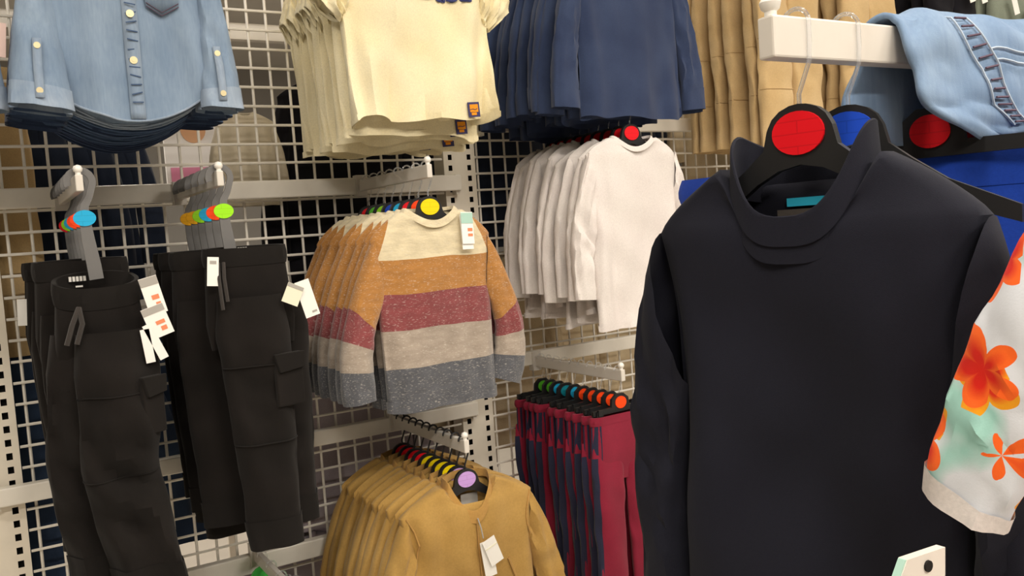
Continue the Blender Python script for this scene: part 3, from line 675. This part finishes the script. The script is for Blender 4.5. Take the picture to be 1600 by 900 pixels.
def jog_front1():
    e = trousers('cargo_joggers', P_F1, 8, 'black_fleece', 'black_rib', True, True, None, True)
    for x in (-.050, -.034): MB().tube([(-.036, -.045, -.062), (x, -.060, -.09), (x-.012, -.060, -.125)], .0045, 6).build('drawcord', M['drawcord'], e)
    for i in range(5): MB().box((-.040+i*.006, .021, -.012), (.0022, .0012, .0045)).build('waist_print', M['print_white'], e, False)
    MB().box((-.026, .021, -.026), (.006, .0012, .0015)).build('waist_print', M['print_white'], e, False)
    for (x, z, wd, ht, r) in ((.080, -.018, .032, .070, -.22), (.082, -.072, .040, .058, -.30), (.066, -.112, .016, .062, -.10), (.070, -.104, .016, .070, -.38)):
        card(e, x, -.050-.004*(z < -.05)-.004*(z < -.1), z, wd, ht, M['card_white'], r, prints=PRICE(wd, ht) if ht < .06 or z > -.05 else ())
    return e
BK = [trousers('cargo_joggers', dict(P_K0, L=.60), 31, 'black_fleece', 'black_rib'), trousers('cargo_joggers', dict(P_K0, L=.56), 44, 'black_fleece', 'black_rib')]
for k in ('jog1', 'jog2'):
    ax, az = ARMS[k]; ys = ylist(6, -.435, -.10)
    dl = {'jog1': ['cyan', 'orange', 'orange', 'cyan', 'lime', 'red'], 'jog2': ['lime', 'orange', 'cyan', 'lime', 'amber', 'amber']}[k]
    wh = {'jog1': 'beside the slotted post', 'jog2': 'next to the striped jumpers'}[k]
    for i, y in enumerate(ys):
        if i == 0: o = jog_front1() if k == 'jog1' else jog_front2()
        else:
            o = BK[i % 2]; o = copy_tree(o) if o.get('used') else o; o['used'] = 1
        lab = ({'jog1': 'front black cargo joggers with drooping waist and white price tags', 'jog2': 'front black cargo joggers with flap pocket and cream tag'}[k]) if i == 0 else 'black cargo joggers under %s disc behind the front pair ' % dl[i]+wh
        dx, dz = ((.012, -.175) if k == 'jog1' else (.038, -.148)) if i == 0 else (random.uniform(-.012, .012), -.150)
        put(o, (ax+dx, y, az+dz), 0 if i == 0 else random.uniform(-.2, .2), lab, 'joggers', None if i == 0 else 'rear black joggers '+wh)
        strap_hanger((ax, y, az), 0, dl[i], ('grey strap hanger with %s disc holding the front joggers ' % dl[i] if i == 0 else 'grey strap hanger with %s disc among rear joggers ' % dl[i])+wh, None if i == 0 else 'rear strap hangers '+wh)
    if k == 'jog1': card(o, -.085, -.03, -.075, .022, .055, M['card_white'], .05)
# ---- maroon trousers
P_R = dict(w=.095, d=.014, L=.50, crotch=.17, hip=.100, band=.022, amp=.006, lw0=.052, lw1=.044, ld0=.017, ld1=.016, legs=[(-.052, 0, -.006, 0, 0), (.052, 0, .006, 0, 0)])
RP = [trousers('maroon_trousers', P_R, 51, 'maroon', 'maroon', stripe='navy_stripe'), trousers('maroon_trousers', dict(P_R, wave=.008), 67, 'maroon', 'maroon', stripe='navy_stripe')]
ax, az = ARMS['red']; rd = random.Random(5)
for i, y in enumerate(ylist(10, -.43, -.07)):
    c = ['orange', 'orange', 'orange', 'orange', 'orange', 'cyan', 'teal', 'cyan', 'green', 'green'][i]; o = RP[i % 2]; o = copy_tree(o) if o.get('used') else o; o['used'] = 1; rz = rd.uniform(-.16, .16)
    put(o, (ax, y, az-.112), rz, 'maroon trousers with navy side stripe under %s hanger disc' % c, 'trousers', 'maroon trousers on the arm')
    clip_hanger((ax, y, az+.0005), rz, c, 'black clip hanger with %s size disc holding maroon trousers' % c, 'maroon trouser hangers', hw=.09, bar=-.098)
# ---- khaki, sage and dark trousers on the far bays
P_KH = dict(w=.105, d=.020, L=.62, crotch=.19, hip=.115, band=.030, amp=.009, lw0=.062, lw1=.056, ld0=.024, ld1=.022, legs=[(-.056, 0, -.004, 0, 0), (.056, 0, .004, 0, 0)], pk=(-.075, -.27, .07, .10), pkrz=0, seamz=(-.32, -.46))
def far_row(key, m, rib, name, lab_first, lab_rest, cat, group, n=6, L=.62, dz=-.115, tags=False, seed=70):
    ax, az = ARMS[key]; a = trousers(name, dict(P_KH, L=L), seed, m, rib, True, False, None, True); b = trousers(name, dict(P_KH, L=L*.98), seed+9, m, rib, False, False, None, True)
    rr = random.Random(seed)
    for i, y in enumerate(ylist(n, -.43, -.12)):
        o = a if i == 0 else b
        if i > 1: o = copy_tree(b)
        rz = -.1 if i == 0 else rr.uniform(-.15, .15)
        put(o, (ax, y, az+dz), rz, lab_first if i == 0 else lab_rest, cat, None if i == 0 else group)
        clip_hanger((ax, y, az+.0005), rz, 'orange', ('black clip hanger holding the '+lab_first) if i == 0 else 'black clip hanger holding '+lab_rest.replace('hanging ', ''), None if i == 0 else group+' hangers', hw=.09, bar=-.098)
        if tags and i == 0:
            for x in (-.05, .03, .09): card(o, x, -.05, -.05-.04*(x > 0), .028, .07, M['card_white'], -.3)
far_row('khaki', 'khaki', 'khaki', 'khaki_trousers', 'front khaki cargo trousers beside the navy sweatshirts', 'khaki cargo trousers hanging behind those beside the sweatshirts', 'trousers', 'khaki trousers by the sweatshirts')
far_row('khaki2', 'khaki', 'khaki', 'khaki_trousers', 'front khaki cargo trousers nearer the dark joggers', 'khaki cargo trousers hanging behind those near dark joggers', 'trousers', 'khaki trousers by the dark joggers', seed=83)
far_row('dark', 'black_coat', 'black_coat', 'dark_joggers', 'front dark joggers with white swing tags', 'dark joggers hanging behind the white-tagged pair', 'joggers', 'dark joggers on the far bay', L=.36, tags=True, seed=95)
far_row('sage', 'sage', 'sage', 'sage_joggers', 'front sage green joggers with white swing tags', 'sage green joggers hanging behind the tagged sage pair', 'joggers', 'sage joggers on the far bay', L=.6, tags=True, seed=101)
# ---------------------------------------------------------------- stock on the other side of the grid
rail_b = MB().box((0, 0, 0), (.58, .013, .021)).mesh('bar', M['white_paint'], False)
for (x, z, lab) in ((.58, 2.02, 'rear white rail seen through the grid beside denim shirts'), (1.78, 1.98, 'rear white rail behind the grid above the navy stock'), (2.97, 2.16, 'rear white rail behind the grid and the khaki trousers')):
    e = empty('rear_rail', (x, .16, z)); share('bar', rail_b, e); share('end_bracket', MB().box((0, 0, 0), (.008, .02, .03)).mesh('end_bracket', M['white_paint'], False), e, (-.58, 0, 0)); tag(e, lab, 'rail')
P_BK = dict(ws=.185, drop=.06, wn=.066, wb=.18, wh=.185, L=.60, ah=.14, d=.026, dipF=.04, dipB=.01, amp=.010, dn=.026, ds=.022, fx=11, sl=((.17, -.05), (.26, -.26), (.255, -.50), (.15, -.18), (.19, -.30), (.18, -.50)))
BP = {}
def back(name, m, x, y, ztop, rz, label, cat, group=None, sc=1.0, p=P_BK, seed=200):
    k = (name, m)
    if k not in BP:
        BP[k] = make_shirt(name, p, seed+len(BP)*7, dict(body=M[m]))[0]; o = BP[k]
    else: o = copy_tree(BP[k])
    put(o, (x, y, ztop), rz, label, cat, group); o.scale = (sc, sc, sc); return o
def bpx(px, Y): return at(px, 300, Y).x
def row_back(name, m, pxs, ztop, label, cat, group, y0=.13, step=.085):
    for i, px in enumerate(pxs):
        Y = y0+step*(i % 3); back(name, m, at(px, 300, Y).x, Y, ztop, 0, label, cat, group)
row_back('navy_coat', 'navy_back', (-50, 30, 95), 1.93, 'dark navy coat behind the grid and the black joggers', 'coat', 'navy coats behind the grid', .22)
row_back('navy_jeans_jacket', 'denim_dark', (70, 175, 300), 1.29, 'dark blue denim jacket low behind the grid', 'jacket', 'denim jackets low behind the grid')
row_back('black_coat', 'black_coat', (545, 610, 660), 1.91, 'black coat behind the grid and the striped jumpers', 'coat', 'black coats behind the grid', .15)
row_back('lilac_blouse', 'lilac_grey', (520, 600, 670), 1.27, 'pale lilac grey blouse behind the grid above tan jackets', 'blouse', 'lilac blouses behind the grid', .14)
row_back('lilac_blouse', 'lilac_grey', (410, 500, 590), .66, 'pale lilac grey blouse low behind the grid by green hangers', 'blouse', 'low lilac blouses behind the grid', .14)
row_back('navy_coat', 'navy_back', (790, 880, 970), 2.0, 'dark navy coat behind the grid and the white tops', 'coat', 'navy coats behind the white tops', .15)
row_back('beige_cardigan', 'beige', (760, 850, 950), 1.38, 'beige cardigan behind the grid and the maroon trousers', 'cardigan', 'beige cardigans behind the grid', .14)
row_back('beige_cardigan', 'beige', (1130,), 2.15, 'beige cardigan behind the grid and the khaki trousers', 'cardigan', 'beige cardigans behind the khaki trousers', .20)
P_PUF = dict(P_BK, d=.05, ds=.05, amp=.008)
pf = back('puffer_jacket', 'puffer', bpx(392, .10), .10, 1.80, 0, 'off-white quilted puffer jacket behind the grid', 'jacket', p=P_PUF, sc=.40)
for ch in pf.children:
    for v in ch.data.vertices:
        s = 1+.10*abs(math.sin(v.co.z*62)); v.co.y *= s
kb = trousers('khaki_trousers', dict(P_KH, L=.66), 120, 'khaki', 'khaki', True, False, None, True)
put(kb, (at(14, 300, .12).x-.06, .12, 1.90), .1, 'khaki trousers behind the grid at the slotted left post', 'trousers')
M['poster_white'] = plain('poster_white', '#f4f1ee', .5).m; M['poster_peach'] = plain('poster_peach', '#e8b48a', .6).m; M['poster_pink'] = plain('poster_pink', '#e58fb0', .6).m
pc = at(307, 228, 1.2); e = empty('poster', pc); MB().box((0, 0, 0), (.115, .008, .19)).build('board', M['poster_white'], e, False)
MB().disc((-.01, .06), .045, .05, -.012, -.008).build('printed_disc', M['poster_peach'], e, False); MB().box((0, -.010, -.13), (.10, .002, .05)).build('printed_band', M['poster_pink'], e, False)
MB().box((0, .015, -pc.z/2), (.015, .010, pc.z/2)).build('stand_pole', M['post_paint'], e, False)
tag(e, 'white printed poster with pink band seen through the grid', 'poster')
# ---- green hangers under the joggers
ax, az = ARMS['low']
gh = hanger_body(.11, .04, -.052).mesh('hanger_body', M['hanger_green'], False)
gt = make_shirt('lilac_tee', dict(P_T, d=.020, dn=.02, amp=.008), 260, dict(body=M['lilac_grey']))[0]
for i, y in enumerate((-.10, -.18, -.26)):
    x = ax
    e = empty('green_hanger', (x, y, az+.0005), 0); share('hanger_body', gh, e); share('hook', HK, e)
    tag(e, 'bright green plastic hanger under the black joggers', 'hanger', 'green hangers under the joggers')
    o = gt if i == 0 else copy_tree(gt)
    put(o, (x, y, az-.070), 0, 'pale lilac tee on a green hanger', 'tee', 'lilac tees on green hangers')
# ---------------------------------------------------------------- foreground fixture (arms pointing left towards the shopper)
FX, FY, FZ = 1.03, -1.70, 1.607
e = empty('stand_post', (FX+.02, -1.72, 0)); MB().box((0, 0, 1.0), (.02, .03, 1.0)).build('post_tube', M['post_paint'], e, False); MB().box((0, 0, .01), (.20, .05, .01)).build('foot', M['post_paint'], e, False)
tag(e, 'cream post of the stand holding the navy turtleneck', 'post')
e = empty('stand_post', (FX+.02, -2.75, 0)); MB().box((0, 0, 1.0), (.02, .03, 1.0)).build('post_tube', M['post_paint'], e, False); MB().box((0, 0, .01), (.20, .05, .01)).build('foot', M['post_paint'], e, False)
tag(e, 'cream post of the stand beyond the floral shirt', 'post')
for z, lab in ((1.592, 'upper rail of the stand holding the turtleneck and floral shirt'), (1.262, 'lower rail of the stand below the floral shirt')):
    e = empty('stand_rail', (FX-.012, -2.22, z)); MB().box((0, 0, 0), (.012, .53, .021)).build('bar', M['white_paint'], e, False); MB().box((.012, -.5, 0), (.006, .01, .025)).build('end_bracket', M['white_paint'], e, False); tag(e, lab, 'rail')
def side_arm(y, ztop, xtip, h, label, plate=False):
    e = empty('display_arm', (FX-.02, y, ztop)); L = FX-.02-xtip
    o = MB().box((-L/2, 0, -h/2), (L/2, .0085, h/2)).build('arm_bar', M['white_paint'], e, False); bv = o.modifiers.new('b', 'BEVEL'); bv.width = .002; bv.segments = 2
    if plate:
        pl = MB().box((-L-.002, 0, -.018), (.003, .0125, .020)).build('end_plate', M['white_paint'], e, False)
        MB().tube([(-L-.0058, -.001, -.012), (-L-.0045, -.001, -.012)], .0032, 12).build('screw_hole', M['hole_shade'], pl)
    else: MB().tube([(-L+.007, 0, -.004), (-L+.007, 0, .004), (-L+.007, 0, .006), (-L+.007, 0, .011), (-L+.007, 0, .016), (-L+.007, 0, .018)], [.005, .005, .0075, .0088, .006, .001], 14).build('end_knob', M['knob'], e)
    return tag(e, label, 'display arm')
side_arm(FY, FZ, .556, .034, 'thick white display arm with knob carrying the navy turtleneck')
side_arm(-2.085, FZ, .46, .034, 'white display arm carrying the floral shirt')
def ticket_holder():
    Y = -1.93; p4 = [at(*q, Y) for q in ((1418, 875), (1477, 855), (1477, 915), (1404, 915))]; o0 = (p4[2]+p4[3])/2
    e = empty('ticket_holder', (o0.x, Y, 0))
    pl = MB().prism([(q.x-o0.x, q.z) for q in p4], 0, .005).build('plate', M['white_paint'], e, False)
    h = at(1449, 884, Y); MB().tube([(h.x-o0.x, -.0012, h.z), (h.x-o0.x, .002, h.z)], .0030, 12).build('screw_hole', M['hole_shade'], pl)
    edge = MB().prism([(p4[0].x-o0.x-.0012, p4[0].z), (p4[0].x-o0.x, p4[0].z), (p4[3].x-o0.x, p4[3].z), (p4[3].x-o0.x-.0012, p4[3].z)], .0005, .0045).build('mint_edge', M['card_mint'], pl, False)
    MB().box((0, .008, p4[2].z/2), (.006, .006, p4[2].z/2)).build('stem', M['post_paint'], e, False); MB().box((0, .008, .006), (.09, .09, .006)).build('base', M['post_paint'], e, False)
    tag(e, 'small white ticket holder plate with screw hole below the floral shirt', 'ticket holder')
ticket_holder()
PHI = math.radians(-76.8)
# navy turtleneck
P_TN = dict(ws=.143, drop=.058, wn=.063, wb=.128, wh=.122, L=.46, ah=.15, gp=3.6, cap=.93, d=.036, dipF=.074, dipB=.020, amp=.014, dn=.040, collar=False, ds=.030, fx=9,
    sl=((.146, -.058), (.188, -.19), (.184, -.44), (.112, -.205), (.136, -.30), (.122, -.44)))
tn, tr, ts_ = make_shirt('turtleneck_sweater', P_TN, 23, dict(body=M['turtle_navy']))
top = tr[-1]; c = sum(top, Vector())/len(top); rs = []
def ring_up(f, g): return [Vector((q.x*(g-.05*f), c.y+(q.y-c.y)*g, q.z+.024*f+.010*f*(abs(q.x)/.063)**2)) for k, q in enumerate(top)]
for j in range(8): rs.append(ring_up(j/7, 1.004+.012*j/7))
for f, g in ((1.03, .995), (.98, .965), (.4, .95), (0, .94), (-.6, .94)): rs.append(ring_up(f, g))
MB().loft(rs).build('turtle_collar', M['turtle_navy'], tn)
MB().box((.006, .017, -.038), (.030, .0012, .0036)).build('neck_label', M['label_blue'], tn, False)
MB().box((.004, .018, -.056), (.038, .001, .012)).build('neck_tape', M['turtle_inside'], tn, False)
TX = .592
put(tn, (TX, FY, FZ-.112), PHI, 'dark navy turtleneck top hanging at front of the thick arm', 'top')
top_hanger((TX, FY, FZ+.0005), PHI, 'red', 'black hanger with large red size disc holding the turtleneck', hw=.13)
top_hanger((TX+.062, FY, FZ+.0005), PHI+.1, 'blue', 'black hanger with blue size disc directly behind the turtleneck', hw=.13)
# royal blue shorts on clip hangers
P_S = dict(w=.200, d=.018, L=.36, crotch=.2, hip=.205, band=.034, amp=.008, lw0=.104, lw1=.105, ld0=.020, ld1=.020, legs=[(-.1, 0, -.006, 0, 0), (.1, 0, .006, 0, 0)])
sh = trousers('royal_blue_shorts', P_S, 140, 'royal', 'royal', cuffs=False)
for i, (x, y, dz) in enumerate(((.772, -1.615, 0.004), (.825, -1.66, .006), (.88, -1.69, .004))):
    o = sh if i == 0 else copy_tree(sh); put(o, (x, y, FZ-.117+dz), PHI+.03*(-1)**i, 'royal blue shorts clipped behind the navy turtleneck', 'shorts', 'royal blue shorts')
    clip_hanger((x, FY, FZ+.0005), PHI+.03*(-1)**i, 'red', 'black clip hanger with red disc holding royal blue shorts', 'royal blue shorts hangers', hw=.185)
# denim jacket thrown over the arm
def draped():
    def crv(pts, t):
        k = t*(len(pts)-1); i = min(int(k), len(pts)-2); f = k-i; f = f*f*(3-2*f) if len(pts) < 3 else f; return Vector(pts[i]).lerp(Vector(pts[i+1]), f)
    YF, YB = FY-.030, FY+.026
    left = [at(1318, 215, YB), at(1316, 150, YB), at(1345, 95, YB), Vector((.705, FY+.020, FZ+.006)), Vector((.706, FY, FZ+.010)), Vector((.708, FY-.014, FZ+.004)), at(1408, 75, YF+.008), at(1432, 112, YF), at(1431, 150, YF-.004), at(1468, 186, YF-.008), at(1530, 217, YF-.010)]
    mid = [Vector((.80, YB, 1.50)), Vector((.80, YB, 1.53)), Vector((.79, YB, 1.575)), Vector((.785, FY+.022, FZ+.008)), Vector((.785, FY, FZ+.017)), Vector((.790, FY-.018, FZ+.010)), Vector((.80, YF-.004, FZ-.012)), Vector((.82, YF-.010, FZ-.045)), Vector((.83, YF-.012, FZ-.07)), Vector((.845, YF-.014, FZ-.085)), Vector((.86, YF-.014, FZ-.098))]
    right = [Vector((1.0, q.y, min(q.z, FZ+.010))) for q in mid]
    nu, nv = 36, 60; rows = []
    for i in range(nu):
        u = i/(nu-1); row = []
        for j in range(nv):
            v = j/(nv-1); a_, m_, r_ = crv(left, v), crv(mid, v), crv(right, v)
            q = a_.lerp(m_, u*2.5) if u < .4 else m_.lerp(r_, (u-.4)/.6)
            row.append(q)
        rows.append(row)
    for _ in range(5):                       # relax the sheet so the cloth bends smoothly
        for i in range(nu):
            new = [rows[i][0]] + [(rows[i][j-1]+rows[i][j]*2+rows[i][j+1])/4 for j in range(1, nv-1)] + [rows[i][-1]]; rows[i] = new
        for j in range(nv):
            col = [rows[i][j] for i in range(nu)]
            for i in range(1, nu-1): rows[i][j] = (col[i-1]+col[i]*2+col[i+1])/4
    for i in range(nu):
        for j in range(nv):
            q = rows[i][j]; u, v = i/(nu-1), j/(nv-1); q = q + Vector((0, -.009*abs(nz(u*7+2, v*6, 4)) if v > .5 else .004*nz(u*6, v*5, 1), .007*nz(u*6+v*3, v*3, 8)*(math.sin(v*math.pi)))); rows[i][j] = q
    mb = MB(); vs = [p for r_ in rows for p in r_]; mb.add(vs, [(i*nv+j, i*nv+j+1, (i+1)*nv+j+1, (i+1)*nv+j) for i in range(nu-1) for j in range(nv-1)])
    e = empty('denim_jacket', (0, 0, 0)); o = mb.build('jacket_body', M['denim_jacket'], e); so = o.modifiers.new('s', 'SOLIDIFY'); so.thickness = .005; so.offset = 0
    out = lambda i, j: Vector(rows[i][j]) + Vector((0, -.0042 if j > 30 else .0042, .0026 if 20 < j < 42 else 0))
    for ui in (10, 13): MB().tube([out(ui, j) for j in range(26, 57)], .0011, 5).build('seam', M['stitch_pale'], e)
    for j in range(29, 57, 2):
        a_, b_ = out(10, j), out(13, j); n_ = Vector((0, -.0012, 0)); MB().tube([a_.lerp(b_, .15)+n_, a_.lerp(b_, .85)+n_], .0011, 5).build('seam_stitch', M['stitch_dark'], e)
    for jj in (38, 40): MB().tube([out(i, jj) for i in range(13, nu)], .0011, 5).build('seam', M['stitch_pale'], e)
    return tag(e, 'light blue denim jacket thrown over the thick white arm', 'jacket')
draped()
# floral shirt
P_FL = dict(ws=.150, drop=.05, wn=.06, wb=.142, wh=.145, L=.44, ah=.12, d=.028, dipF=.04, dipB=.006, amp=.008, dn=.03, ds=.020, fx=10,
    sl=((.142, -.045), (.200, -.13), (.222, -.232), (.126, -.150), (.158, -.20), (.176, -.250)))
fl, fr2, fs = make_shirt('floral_shirt', P_FL, 37, dict(body=M['floral'], sleeve=M['floral']))
for s in (-1, 1): cuffband(fs[s][0], M['white_jersey'], fl, 'sleeve_hem', 2, 1.015)
put(fl, (.535, -2.085, FZ-.105), math.radians(-80), 'white shirt with orange and red flower print beside the turtleneck', 'shirt')
top_hanger((.535, -2.085, FZ+.0005), math.radians(-80), 'orange', 'black hanger with orange size disc holding the floral shirt')
clean()
